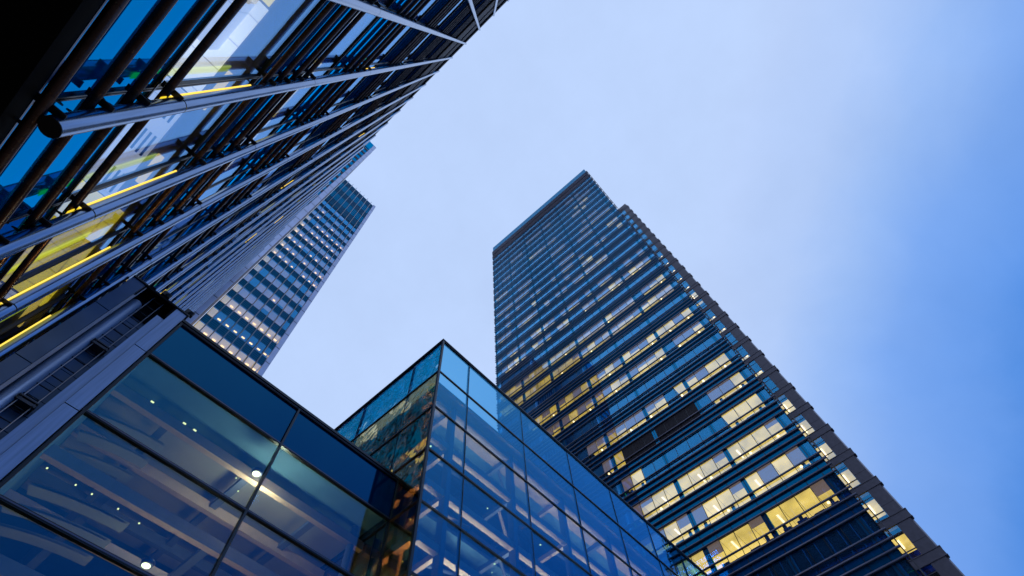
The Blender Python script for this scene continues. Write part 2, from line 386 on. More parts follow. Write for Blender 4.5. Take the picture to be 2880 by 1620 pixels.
# ================================================================== B: service pier with ladder
P = thing('service_pier', 'grey metal-clad pier with a recessed ladder, between louvred block and low glass hall', 'pier', (-1.35, 11, 0))
YP = 10.25; ZP = 12.42
def panels(x0, x1, y, zs, m, name, th=.05):
    b = MB()
    for a, c in zip(zs[:-1], zs[1:]): b.box(x0 + .008, x1 - .008, y, y + th, a + .012, c - .012)
    b.build(name, m, P)
jz = [-EYE, 2.2, 4.4, 6.6, 8.78, 11.0, ZP]
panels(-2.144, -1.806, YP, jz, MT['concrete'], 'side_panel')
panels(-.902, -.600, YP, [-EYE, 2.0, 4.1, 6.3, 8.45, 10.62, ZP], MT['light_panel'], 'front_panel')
b = MB(); b.box(-2.135, -1.81, YP + .052, YP + 3.0, -EYE, ZP - .01); b.box(-.895, -.60, YP + .052, YP + 3.0, -EYE, ZP - .01); b.build('pier_core', MT['joint'], P)
b = MB(); b.box(-1.806, -1.74, YP + .01, YP + .06, -EYE, ZP); b.build('edge_trim', MT['silver'], P)
b = MB(); b.rod((-1.62, YP + .20, -EYE), (-1.62, YP + .20, ZP - .5), .13, 20); b.build('downpipe_cover', MT['light_panel'], P, True)
b = MB()
zz = -EYE
while zz < ZP - .9: b.box(-1.80, -.91, YP + .34, YP + .40, zz + .008, min(zz + .42, ZP - .5) - .008); zz += .42
b.build('recess_cladding', MT['concrete'], P)
b = MB(); b.box(-1.80, -.91, YP + .41, YP + .5, -EYE, ZP); b.build('recess_lining', MT['black'], P)
b = MB(); b.box(-1.09, -.905, YP + .06, YP + .33, -EYE, ZP - .55); b.build('recess_reveal', MT['light_panel'], P)
# black open hood at the head of the recess
b = MB(); b.box(-1.80, -.91, YP - .02, YP + .02, ZP - .03, ZP + .05); b.box(-1.80, -.91, YP + .30, YP + .335, ZP - .75, ZP); b.box(-1.80, -1.76, YP, YP + .3, ZP - .5, ZP); b.box(-.95, -.91, YP, YP + .3, ZP - .5, ZP)
b.box(-1.80, -.91, YP + .02, YP + .34, ZP - .02, ZP + .04)
b.build('hood', MT['black'], P)
b = MB(); b.box(-2.16, -1.795, YP - .03, YP + 3.0, ZP, ZP + .05); b.box(-.91, -.56, YP - .03, YP + 3.0, ZP, ZP + .05); b.build('coping', MT['frame'], P)
# ladder
LD = MB(); LD.rod((-1.46, YP + .12, -EYE), (-1.46, YP + .12, ZP + .02), .011, 8)
lad = LD.build('ladder', MT['silver'], P, True)
LD = MB(); LD.rod((-1.20, YP + .12, -EYE), (-1.20, YP + .12, ZP + .02), .011, 8); LD.build('rail', MT['silver'], lad, True)
z = -EYE + .3
while z < ZP:
    b = MB(); b.rod((-1.55, YP + .16, z), (-1.19, YP + .16, z), .013, 8); b.build('rung', MT['frame'], lad, True); z += .31
for z in (8.1, 10.1):
    b = MB(); b.box(-1.52, -1.16, YP + .09, YP + .30, z, z + .06); b.box(-1.52, -1.16, YP + .09, YP + .30, z + .1, z + .13); b.rod((-1.5, YP + .02, z + .05), (-1.5, YP + .3, z + .2), .015, 6); b.rod((-1.2, YP + .02, z - .05), (-1.2, YP + .3, z + .12), .015, 6)
    b.build('ladder_bracket', MT['bracket'], P)
# flood lights and a camera arm standing on the pier head
def flood(name, x, y, z, dx, dy, label, cat='lamp'):
    T = thing(name, label, cat, (x, y, z + EYE))
    b = MB(); b.rod((x, y, z), (x, y, z + .28), .018, 8); b.rod((x, y, z + .28), (x + dx, y + dy, z + .42), .018, 8); b.build('arm', MT['frame'], T)
    b = MB(); b.box(x + dx - .12, x + dx + .12, y + dy - .05, y + dy + .05, z + .34, z + .5); b.rod((x + dx, y + dy, z + .42), (x + dx + .05, y + dy - .12, z + .34), .05, 10); b.build('lamp_head', MT['frame'], T)
    return T
flood('flood_light', -1.45, YP + .5, ZP + .05, .1, -.25, 'small black flood light on a bent arm over the ladder recess')
flood('flood_light', -.85, YP + .4, ZP + .05, .22, -.12, 'small black flood light leaning out above the pale pier panel')
wl = thing('wall_lamp', 'twin white spot lamp glowing beside the head of the grey pier', 'lamp', (-2.3, YP + .35, ZP + .2 + EYE))
b = MB(); b.rod((-2.42, YP + .35, ZP + .12), (-2.16, YP + .35, ZP + .12), .02, 8); b.rod((-2.16, YP + .35, ZP + .12), (-2.16, YP + .35, ZP), .02, 8); b.build('arm', MT['frame'], wl)
for x in (-2.27, -2.17):
    b = MB(); b.rod((x, YP + .33, ZP + .10), (x, YP + .33, ZP + .16), .028, 12); b.build('bulb', MT['lamp'], wl)

# ================================================================== C: low glass hall
C = thing('glass_hall', 'low dark glass hall with navy top band and glowing ceiling lamps, bottom left', 'building', (3.2, 16, 0))
YG = 10.25; GX = [-.54, 3.23, 7.0]; GZ = [-EYE + .02, .2, 2.25, 4.33, 6.42, 8.50, 10.60, 12.03]
for k in range(2):
    for i in range(7):
        b = MB(); b.box(GX[k] + .03, GX[k + 1] - .03, YG, YG + .02, GZ[i] + .03, GZ[i + 1] - .03)
        b.build('spandrel_panel' if i == 6 else 'window', MT['spandrel_b'] if i == 6 else MT['vision_b'], C)
for i, z in enumerate(GZ):
    b = MB(); h = .075 if i else .04
    b.box(GX[0] - .05, GX[2], YG - .05, YG + .04, z - h / 2, z - h / 6); b.box(GX[0] - .05, GX[2], YG - .05, YG + .04, z + h / 6, z + h / 2)
    b.k = 1; b.box(GX[0] - .05, GX[2], YG - .062, YG + .04, z - h / 6, z + h / 6)
    b.build('transom', [MT['frame'], MT['frame_edge']], C)
for x in GX:
    b = MB(); b.box(x - .028, x + .028, YG - .066, YG + .05, -EYE, 12.03); b.build('mullion', MT['frame'], C)
b = MB(); b.box(GX[0] - .06, GX[2], YG - .09, YG + 12, 12.06, 12.14); b.build('roof', MT['frame'], C)
b = MB(); b.box(GX[0], GX[2] - .04, YG + .05, YG + 12, 10.75, 11.9); b.build('roof_slab', MT['slab'], C)
b = MB(); b.box(GX[0] - .05, GX[0] + .02, YG + .06, YG + 12, -EYE, 12); b.box(GX[0] + .03, GX[2] - .05, YG + 11.5, YG + 12, -EYE, 10.7); b.build('inner_wall', MT['slab'], C)
for z in (10.2, 8.15, 6.1):
    for y in (YG + .9, YG + 2.6, YG + 4.6):
        b = MB(); b.box(GX[0] + .03, GX[2] - .05, y, y + .16, z - .10, z + .16); b.build('beam', MT['beam'] if y < YG + 3 else MT['beam_dark'], C)
for x in (.9, 3.23, 5.4):
    for z in (10.2, 8.15, 6.1):
        b = MB(); b.box(x - .09, x + .09, YG + 1.07, YG + 8, z + .02, z + .15); b.build('cross_beam', MT['beam_dark'], C)
for x in (6.6,):
    b = MB(); b.rod((x, YG + 1.0, -EYE), (x, YG + 1.0, 10.7), .10, 14); b.build('column', MT['beam_dark'], C, True)
b = MB(); b.box(GX[0] + .03, GX[2] - .05, YG + 1.3, YG + 6, 10.66, 10.74); b.build('ceiling', MT['hall_ceiling'], C)
for z, cx, cy, rr_ in ((9.9, 1.2, 16.4, 3.2), (7.75, 1.6, 17.2, 4.2)):
    for q in range(4):
        b = MB(); ri = rr_ + q * .62; ro = ri + .3; n_ = 22
        for i in range(n_):
            a0, a1 = math.radians(185 + 85 * i / n_), math.radians(185 + 85 * (i + 1) / n_)
            if cx + ri * math.cos(a0) < GX[0] + .2 or cy + ro * math.sin(a1) < YG + 1.15: continue
            P4 = [(cx + rad_ * math.cos(an), cy + rad_ * math.sin(an)) for rad_, an in ((ri, a0), (ro, a0), (ro, a1), (ri, a1))]
            b.quad(*[(x, y, z + .05 * q) for x, y in P4]); b.quad(*[(x, y, z + .05 * q + .06) for x, y in P4[::-1]])
        if b.f: b.build('curved_soffit', MT['curve'], C)
for z in (8.55, 6.45):
    b = MB(); b.box(GX[0] + .03, GX[2] - .05, YG + 5.2, YG + 11.4, z, z + .12); b.build('gallery_floor', MT['slab'], C)
def ray_at(xy, zy, y): return (xy * y, y, zy * y)
for xy, zy, y, r in ((.297, .923, YG + .55, .095), (.204, .640, YG + .55, .08)):
    p = ray_at(xy, zy, y); b = MB(); b.rod(p, (p[0], p[1], p[2] + .07), r, 18); lp = b.build('ceiling_lamp', MT['lamp_big'], C)
    b = MB(); b.rod((p[0], p[1], p[2] + .012), (p[0], p[1], p[2] + .09), r + .03, 18, True, r + .05); b.build('lamp_trim', MT['frame_edge'], lp, True)
    l = bpy.data.lights.new('hall_lamp_light', 'POINT'); l.energy = 120 if xy > .25 else 40; l.color = (1, .78, .5); l.shadow_soft_size = .12
    lo = bpy.data.objects.new('hall_lamp_light', l); COL.objects.link(lo); lo.location = (p[0] + .35, p[1] + .25, p[2] - .35 + EYE)
for xy, zy in ((.025, .982), (.025, .933), (.104, .932), (.130, .932)):
    p = ray_at(xy, zy, YG + 1.1); b = MB(); b.box(p[0] - .04, p[0] + .04, p[1], p[1] + .035, p[2], p[2] + .02); b.build('downlight', MT['lamp_y'], C)
for xy, zy in ((-.024, .702), (.028, .701), (.058, .701), (.111, .721), (.108, .701), (.152, .697), (.262, .885), (.28, .86), (.33, .90), (.335, .895)):
    p = ray_at(xy, zy, YG + 1.4); b = MB(); b.rod(p, (p[0], p[1], p[2] + .02), .017, 10); b.build('downlight', MT['lamp_y'], C)

# ================================================================== D: glass atrium block
D = thing('glass_atrium', 'clear blue glass atrium block with sharp corner and pink beams inside, bottom centre', 'building', (15, 16, 0))
AX = 7.0; AY = 9.01
AZ = [-EYE + .02, .05, 2.12, 4.22, 6.30, 8.37, 10.53, 12.58, 14.69, 16.83, 19.05]
MX = [AX + .02] + [AY * v for v in (.958, 1.331, 1.706, 2.083, 2.445, 2.80, 3.15)]
MYL = [AY + .02] + [AX * v for v in (1.537, 1.985, 2.43, 2.88, 3.3)]
AXE, AYE = MX[-1], MYL[-1]
for k in range(len(MX) - 1):
    for i in range(10):
        b = MB(); b.pane('y', AY, .02, MX[k] + .012, MX[k + 1] - .012, AZ[i] + .02, AZ[i + 1] - .02, .0045)
        b.build('window', MT['vision_c'], D)
for k in range(len(MYL) - 1):
    for i in range(10):
        b = MB(); b.pane('x', AX, .02, MYL[k] + .012, MYL[k + 1] - .012, AZ[i] + .02, AZ[i + 1] - .02, .005)
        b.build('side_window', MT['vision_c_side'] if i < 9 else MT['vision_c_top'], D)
for i, z in enumerate(AZ):
    b = MB(); b.box(AX - .03, AXE, AY - .035, AY + .03, z - .03, z + .03); b.build('transom', MT['frame'], D)
    b = MB(); b.box(AX - .035, AX + .03, AY + .04, AYE, z - .03, z + .03); b.build('side_transom', MT['frame'], D)
for x in MX[1:]:
    b = MB(); b.box(x - .012, x + .012, AY - .012, AY + .10, -EYE, 19.02); b.build('mullion', MT['frame'], D)
for y in MYL[1:]:
    b = MB(); b.box(AX - .012, AX + .10, y - .012, y + .012, -EYE, 19.02); b.build('side_mullion', MT['frame'], D)
b = MB(); b.box(AX - .04, AX + .045, AY - .045, AY + .04, -EYE, 19.08); b.build('corner_post', MT['frame'], D)
b = MB(); b.box(AX - .06, AXE + .05, AY - .06, AY + .12, 19.09, 19.15); b.box(AX - .06, AX + .12, AY + .12, AYE, 19.09, 19.15); b.build('coping', MT['frame'], D)
b = MB(); b.box(AX + 1.1, AXE - .4, AY + 1.1, AYE - .3, 17.0, 17.3); b.build('roof_slab', MT['slab'], D)
b = MB(); b.box(AXE - .03, AXE, AY + .05, AYE, -EYE, 16.8); b.build('end_wall', MT['slab'], D)
b = MB(); b.box(AX + .1, AXE - .04, AYE - .1, AYE, -EYE, 16.9); b.build('back_wall', MT['slab'], D)
for z in AZ[2:-1]:
    b = MB(); b.box(AX + .75, AXE - .3, AY + .75, AY + .95, z - .42, z - .14); b.build('beam', MT['beam'], D)
    b = MB(); b.box(AX + .62, AX + .80, AY + .97, AYE - .4, z - .40, z - .16); b.build('beam', MT['beam'], D)
    b = MB(); b.box(AX + 2.9, AXE - .3, AY + 3.2, AY + 3.45, z - .42, z - .10); b.build('beam', MT['beam_dark'], D)
b = MB(); b.box(AX + .35, AXE - .4, AY + .32, AY + 1.7, AZ[-2] - .16, AZ[-2] - .08); b.build('soffit', MT['beam'], D)
b = MB(); b.box(AX + .35, AX + 1.7, AY + 1.75, AYE - .4, AZ[-2] - .16, AZ[-2] - .08); b.build('soffit', MT['beam'], D)
for z in AZ[3:-2:2]:
    b = MB(); b.box(AX + 2.0, AXE - .4, AY + 2.2, AYE - .4, z + .1, z + .24); b.build('gallery_floor', MT['slab'], D)
for k, x in enumerate(MX[1:-1]):
    b = MB(); b.box(x - .09, x + .09, AY + .70, AY + .98, -EYE, 16.9); b.build('column', MT['beam_dark'], D)
    for z in AZ[3:-1]:
        b = MB(); b.box(x - .07, x + .07, AY + .98, AY + 5.5, z - .40, z - .20); b.build('cross_beam', MT['beam_dark'] if k % 2 else MT['beam'], D)
for y in MYL[1:-1]:
    b = MB(); b.box(AX + .66, AX + .86, y - .09, y + .09, -EYE, 16.9); b.build('column', MT['beam_dark'], D)
for i in range(3, 9):
    for k in range(0, 4):
        b = MB(); za, zb = AZ[i] - .3, AZ[i + 1] - .3
        xa, xb = MX[k] + .8 * (k == 0), MX[k + 1]
        b.rod((xa, AY + 1.5, za if k % 2 else zb), (xb, AY + 3.0, zb if k % 2 else za), .06, 8); b.build('brace', MT['beam'] if i % 2 else MT['beam_dark'], D)
dl = []
random.seed(12)
for q in range(70):
    x = random.uniform(AX + .9, AXE - 1); y = random.uniform(AY + 1, AY + 3.5); z = random.choice(AZ[4:-2]) - .45
    def fd(b, x=x, y=y, z=z, r=random.uniform(.014, .04)): b.rod((x, y, z), (x, y, z + .02), r, 8)
    dl.append((dist(x, y, z), fd))
many(dl, 'downlight', MT['lamp_y'], D, 100)
for x, z in ((13.6, 4.9), (17.9, 6.6), (15.4, 7.7)):
    b = MB(); b.box(x, x + .09, AY + 1.6, AY + 2.3, z, z + .03); b.build('tube_light', MT['tube_l'], D)
for x in (11, 18, 25):  # unseen area lights added to brighten the beams from below
    l = bpy.data.lights.new('atrium_uplight', 'AREA'); l.shape = 'RECTANGLE'; l.size = 5; l.size_y = 3; l.energy = 7000; l.color = (1, .58, .38)
    lo = bpy.data.objects.new('atrium_uplight', l); COL.objects.link(lo); lo.location = (x, AY + 2.6, .4 + EYE); lo.rotation_euler = (math.pi, 0, 0)

# ================================================================== E: tall louvred tower on the right
E_ = thing('office_tower', 'tall dark glass tower with horizontal louvres and many yellow lit windows', 'tower', (60, 17, 0))
BXT, GXT, PT = 46.37, 46.5, .0937
YR = .862 * GXT
tn = range(-3, 30)
# pane edges along the facade
PY = [0.04] + [.0195 * GXT + .03545 * GXT * j for j in range(24)]
PY = [y for y in PY if y < YR - .3] + [YR]
lit = {-1: '........', 0: 'HLLLHLLHLLHL', 1: 'BLBTHLTBHLBH', 2: 'HLLLHLLLLLHB', 3: 'LLL.......LB', 4: 'LBB.DDDDDDDLB', 5: 'LLBHL.HHBBHHHB',
       7: 'HBB.LHHBHLBHHBLBHB', 8: 'LBLLLBHLBLHLLBLHLHLB', 10: 'LLLHBHHHLBLHHLLLLLLLLLLL', 11: 'LHB.HHHLHHHHLLLLLLLHHLLL', 13: 'BLLBLLBBBL..LL.BBL.BLLB.',
       14: 'B.B..BB.B.BBB.BLLL.BBB.B', 16: '....LLHLBB.BB.L.BHHB.HBB', 17: '......LL..B.....L....B..', 18: 'L..BB..B.BB.B..BB..B.B..'}
random.seed(21)
def room(n, j):
    s_ = lit.get(n)
    if s_ is None:
        if n < 19: return '.'
        rr = random.Random(n * 131 + (j + n) // 3); q = rr.random(); return 'L' if q < (.10 if n < 28 else 0) else 'B' if q < (.38 if n < 28 else 0) else '.'
    return s_[j] if j < len(s_) else ('.' if n < 3 else '.')
wins, blinds, half, darks, small = [], [], [], [], []
ceils = {}
lampl, tubes = [], []
furn = []
for n in tn:
    zt = (.7352 + PT * n) * GXT; zb = (.6800 + PT * n) * GXT; zm = (.6955 + PT * n) * GXT
    if zb < 2: continue
    for j in range(len(PY) - 1):
        ya, yb = PY[j] + .03, PY[j + 1] - .03
        if j % 4 == 1 or j == 0: ya += .24
        if j % 4 == 0: yb -= .24
        if j == 0: ya = PY[0] + .05; yb = PY[1] - .24
        if yb - ya < .2: continue
        key = dist(GXT, (ya + yb) / 2, zb)
        r = room(n, max(0, j - 1)) if j else '.'
        def fw(b, ya=ya, yb=yb, zb=zb, zm=zm, zt=zt):
            b.box(GXT, GXT + .03, ya, yb, zb, zm - .03); b.box(GXT, GXT + .03, ya, yb, zm + .03, zt)
        if r == 'D':
            def fd(b, ya=ya, yb=yb, zb=zb, zt=zt):
                z = zb
                while z < zt - .1: b.box(GXT - .05, GXT + .1, ya, yb, z, z + .09); z += .14
            darks.append((key, fd)); continue
        wins.append((key, fw))
        if r in '.':
            darks.append((key, lambda b, ya=ya, yb=yb, a=zb, c=zt: b.box(GXT + .09, GXT + .11, ya - .02, yb + .02, a, c), 's'))  # navy sheet behind the pane stands in for a dark, unlit room
        if r in 'B': 
            blinds.append((key, lambda b, ya=ya, yb=yb, a=zm, c=zt: b.box(GXT + .10, GXT + .12, ya, yb, a, c)))
        if r in 'H':
            h = zm + (zt - zm) * random.choice([.35, .5, .6])
            blinds.append((key, lambda b, ya=ya, yb=yb, a=h, c=zt: b.box(GXT + .10, GXT + .12, ya, yb, a, c)))
        if r in 'BHLT':
            m = 'warm' if n < 9 else ('cool' if n > 12 else random.choice(['warm', 'cool']))
            if j > 11 and n < 12: m = 'warm2'
            if n > 15: m = 'cool'
            if n > 12 and (j * 7 + n * 3) % 5 < 2: m = 'warm'
            b = ceils.setdefault((n, m), MB())
            b.box(GXT + .14, GXT + 4.2, PY[j] + .02, PY[j + 1] - .02, zt - .10, zt - .06)
            b.box(GXT + 4.2, GXT + 4.3, PY[j] + .02, PY[j + 1] - .02, zb - .3, zt - .05)
        if r == 'T' or (r == 'L' and n < 3 and j % 3 == 1):
            tubes.append((key, lambda b, y=(ya + yb) / 2, z=zt - .17: b.box(GXT + 1.0, GXT + 2.5, y - .09, y + .09, z, z + .05)))
        if n in (-1, 0, 1, 3, 4) and r in 'LHB':
            furn.append((key, lambda b, q=(ya + .1, yb - .5, zb - .2, zb + .35 + .25 * random.random()): b.box(GXT + .5, GXT + 1.2, *q)))
            if random.random() < .5: furn.append((key, lambda b, q=(ya + .4, ya + .75, zb, zb + .75): b.box(GXT + .3, GXT + .45, *q)))
many(wins, 'window', MT['tower_vision'], E_, 100); many(blinds, 'blind', MT['blind'], E_, 60); many([q for q in darks if len(q) == 2], 'vent_louvre', MT['louvre_d'], E_, 30); many([q[:2] for q in darks if len(q) == 3], 'closed_shade', MT['shade'], E_, 60)
many(tubes, 'tube_light', MT['tube_l'], E_, 30)
many(furn, 'desk', MT['desk'], E_, 90)
for (n, m), b in ceils.items(): b.build('lit_ceiling', MT[m], E_)
# lamps seen burning in the windows: (floor, pane)
for n, j in ((0, 1), (1, 1), (1, 6), (2, 1), (2, 3), (2, 6), (2, 10), (4, 1), (5, 1), (5, 3), (5, 5), (5, 8), (5, 10), (5, 13), (7, 1), (7, 3), (7, 5), (7, 10), (7, 13), (7, 15), (8, 1), (8, 3), (8, 5), (8, 10), (8, 17), (8, 19),
             (13, 2), (13, 3), (13, 5), (13, 6), (13, 10), (13, 21), (13, 22), (25, 1), (4, 13), (3, 13), (16, 5), (16, 8), (14, 16), (14, 21), (17, 8), (18, 4), (11, 1), (11, 8), (11, 14), (10, 2), (10, 11), (10, 15), (19, 9), (21, 12)):
    y = PY[min(j + 1, len(PY) - 1)] - .5; z = (.690 + PT * n) * GXT
    b = MB(); b.rod((GXT + .25, y, z), (GXT + .25, y, z + .10), .13, 12); b.build('ceiling_lamp', MT['lamp_big'] if n > 4 else MT['lamp'], E_)
    tubes
for n in tn:
    z0 = (.7352 + PT * (n - 1)) * GXT + .05; z1 = (.6800 + PT * n) * GXT - .04
    if z1 < 2: continue
    b = MB(); b.box(GXT + .006, GXT + .011, 0.06, YR - .02, z0, z1); b.build('spandrel_panel', MT['tower_spandrel'], E_)
    b = MB(); b.box(GXT + .32, GXT + 12, 0.3, YR - .3, (.7352 + PT * n) * GXT + .02, (.7352 + PT * n) * GXT + .6); b.build('floor_slab', MT['dark_room'], E_)
    b = MB(); b.box(GXT - .015, GXT + .08, 0.05, YR, z0 - .05, z0 - .005); b.box(GXT - .015, GXT + .08, 0.05, YR, z1 + .002, z1 + .038); b.build('transom', MT['frame'], E_)
colz = (2.0, 3.50 * GXT)
for j in range(0, len(PY) - 1, 4):
    y = PY[j + 1] if j + 1 < len(PY) else YR
    b = MB(); b.box(GXT + .012, GXT + .25, y - .27, y + .27, *colz); b.build('column_casing', MT['tower_column'], E_)
for y in PY[1:-1]:
    b = MB(); b.box(GXT - .02, GXT + .009, y - .03, y + .03, *colz); b.build('mullion', MT['frame'], E_)
b = MB(); b.box(GXT - .05, GXT + .3, -.02, .045, 0, 3.53 * GXT); b.box(GXT - .05, GXT + .3, YR, YR + .06, 0, 3.53 * GXT); b.build('edge_post', MT['frame'], E_)
# louvre bars: four to a storey
lb = []
for n in tn:
    for o_ in (0, .0172, .0344, .0512):
        z = (.7875 - o_ + PT * n) * BXT
        if z < 4 or z > 3.52 * BXT: continue
        def fb(b, z=z):
            b.rod((BXT, -.30, z), (BXT, YR + .35, z), .100, 10)
            for y in (-.28, YR + .33): b.box(BXT, GXT + .4, y - .02, y + .02, z - .04, z + .04)
        lb.append((z, fb))
for q in range(9):
    z = (3.385 + q * .0158) * BXT
    lb.append((z, lambda b, z=z: b.rod((BXT, -.30, z), (BXT, YR + .35, z), .065, 8)))
many(lb, 'louvre_bar', MT['tower_bar'], E_, 100, True)
b = MB(); b.box(BXT + .12, BXT + .24, -.34, -.24, 3, 3.52 * BXT)
z = 6.
while z < 3.5 * BXT: b.box(BXT + .2, GXT + .3, -.31, -.27, z, z + .07); z += .55
b.build('edge_ladder_frame', MT['bracket'], E_)
b = MB(); b.box(GXT + .3, GXT + 30, .05, YR - .05, 0, 1.0); b.box(GXT + 12, GXT + 12.3, 0.3, YR - .3, 0, 150); b.build('core_wall', MT['dark_room'], E_)
b = MB(); b.box(GXT - .02, GXT + .3, 0, YR, 3.37 * GXT, 3.50 * GXT); b.build('plant_louvre', MT['louvre_d'], E_)
b = MB(); b.box(GXT - .12, GXT - .08, .0, YR, 3.505 * GXT, 3.575 * GXT); b.build('parapet_glass', MT['tower_column'], E_)
b = MB(); b.box(GXT - .14, GXT - .06, .0, YR, 3.537 * GXT, 3.543 * GXT); b.box(GXT - .14, GXT - .06, .0, YR, 3.517 * GXT, 3.525 * GXT); b.box(GXT - .14, GXT - .06, .0, YR, 3.553 * GXT, 3.559 * GXT); b.box(GXT - .14, GXT - .06, .0, YR, 3.572 * GXT, 3.578 * GXT); b.build('parapet_rail', MT['frame'], E_)
b = MB(); b.box(GXT + .31, GXT + 30, 0.02, YR, 3.49 * GXT, 3.50 * GXT); b.build('roof', MT['roof'], E_)
b = MB(); b.box(GXT + .31, GXT + 30, 0.0, .25, 0, 3.49 * GXT); b.box(GXT + .31, GXT + 30, YR - .25, YR, 0, 3.49 * GXT); b.build('side_wall', MT['stone'], E_)
# stone wing set back behind it
WX = 58.7; PS = .0737
wt = 2.572 * WX
wy0, wy1 = -2.84, -.02
b = MB(); b.box(WX + 4, WX + 20, wy0 + .3, wy1 + .0, 0, wt - .5); b.build('wing_core', MT['dark_room'], E_)
b = MB(); b.box(WX + .02, WX + 20, wy0 - .0, -1.40, 0, wt); b.build('stone_pier', MT['stone'], E_)
b = MB(); b.box(WX + .3, WX + 20, wy0 - .14, wy0 - .01, 0, wt - .3); b.build('corner_trim', MT['silver'], E_)
ww, wb, wc = [], [], {}
strip_lit = {-1: 'L', 0: 'L', 1: 'L', 2: 'L', 3: 'L', 4: 'L', 5: '.', 6: 'S', 7: 'S', 8: '.', 9: 'S', 10: 'S', 11: '.', 12: 'L', 13: 'S', 14: 'S', 15: 'S', 16: 'S', 17: 'S'}
n = -7
while True:
    t0 = .614 + PS * n
    if t0 + PS > 2.572: break
    # lit window t0..t0+.044, upper fixed light to +.057, granite band to +.0737
    if t0 * WX > 2:
        za, zb, zc, zd = t0 * WX, (t0 + .0125) * WX, (t0 + .044) * WX, (t0 + .0565) * WX
        ze = (t0 + PS) * WX
        key = dist(WX, 0, za)
        def fw(b, za=za, zb=zb, zc=zc, zd=zd):
            b.box(WX + .06, WX + .09, -1.40, wy1, za, zb - .05); b.box(WX + .06, WX + .09, -1.40, wy1, zb + .05, zc - .03)
            b.box(WX + .06, WX + .09, -1.40, wy1, zc + .03, zd)
        ww.append((key, fw))
        b = MB(); b.box(WX, WX + .6, wy0 - .26, wy1 + .0, zd + .0, ze - .0); b.box(WX - .05, WX + .5, wy0 - .30, wy1, zd + .02, zd + .10); b.box(WX - .05, WX + .5, wy0 - .30, wy1, ze - .10, ze - .02)
        b.build('granite_band', MT['stone'], E_)
        b = MB(); b.box(WX + .02, WX + .12, -1.40, wy1, zb - .04, zb + .04); b.box(WX + .04, WX + .12, -1.40, wy1, zc - .03, zc + .03); b.build('window_bar', MT['stone'], E_)
        b = MB(); b.box(WX + .015, WX + .03, wy0, -1.40, (t0 + .02) * WX, (t0 + .02) * WX + .03); b.build('stone_seam', MT['stone_joint'], E_)
        st_ = strip_lit.get(n, '.')
        if st_ == 'L':
            b = MB(); b.box(WX + .46, WX + 3.5, -1.5, wy1 + 1.4, zc - .12, zc - .06); b.box(WX + .44, WX + .455, -1.40, wy1, za, zc - .1) if False else None; b.build('lit_ceiling', MT['warm'], E_)
            b = MB(); b.box(WX + .8, WX + 2.4, -.6, -.42, zc - .2, zc - .13); b.build('tube_light', MT['lamp'], E_)
        if st_ == 'S':
            b = MB(); b.box(WX + .40, WX + .44, -1.27, wy1 - .05, za + .02, zb + .25); b.build('lit_panel', MT['warm'], E_)
            b = MB(); b.rod((WX + .36, -1.0, zb + .1), (WX + .36, -1.0, zb + .2), .16, 10); b.build('ceiling_lamp', MT['lamp'], E_)
    n += 1
many(ww, 'wing_window', MT['tower_vision'], E_, 60)
b = MB(); b.box(WX, WX + 20, wy0, wy1 + 6, wt - 2.0, wt); b.build('wing_parapet', MT['stone'], E_)

# ================================================================== F: far tower behind the louvred block
F_ = thing('steel_clad_tower', 'far slim tower with pale steel corner and warm lit office rows, behind the louvred block', 'tower', (4, 70, 0))
YM, YF, PM = 56.5, 42.5, .0778
ZM = 159.0
SH = .010
class MS(MB):
    def box(s, x0, x1, y0, y1, z0, z1):
        n = len(s.v); MB.box(s, x0, x1, y0, y1, z0, z1)
        for i in range(n, len(s.v)):
            v = s.v[i]; s.v[i] = (v[0] - SH * (v[2] - 110), v[1], v[2])
    def rod(s, p, q, r, seg=10, cap=True, r2=None):
        p = (p[0] - SH * (p[2] - 110), p[1], p[2]); q = (q[0] - SH * (q[2] - 110), q[1], q[2])
        MB.rod(s, p, q, r, seg, cap, r2)
MXL, MXR = -2.2, 8.95
mulls = [-1.05 + 1.5 * k for k in range(7)]
edges = [MXL + .05] + mulls + [MXR]
kz = int((2.43 - 1.442) / PM)
ftz = []
rr = random.Random(5)
mw, msx, mfin, mlamp, mbl = [], [], [], [], []
mc = {}
rowstyle = {}
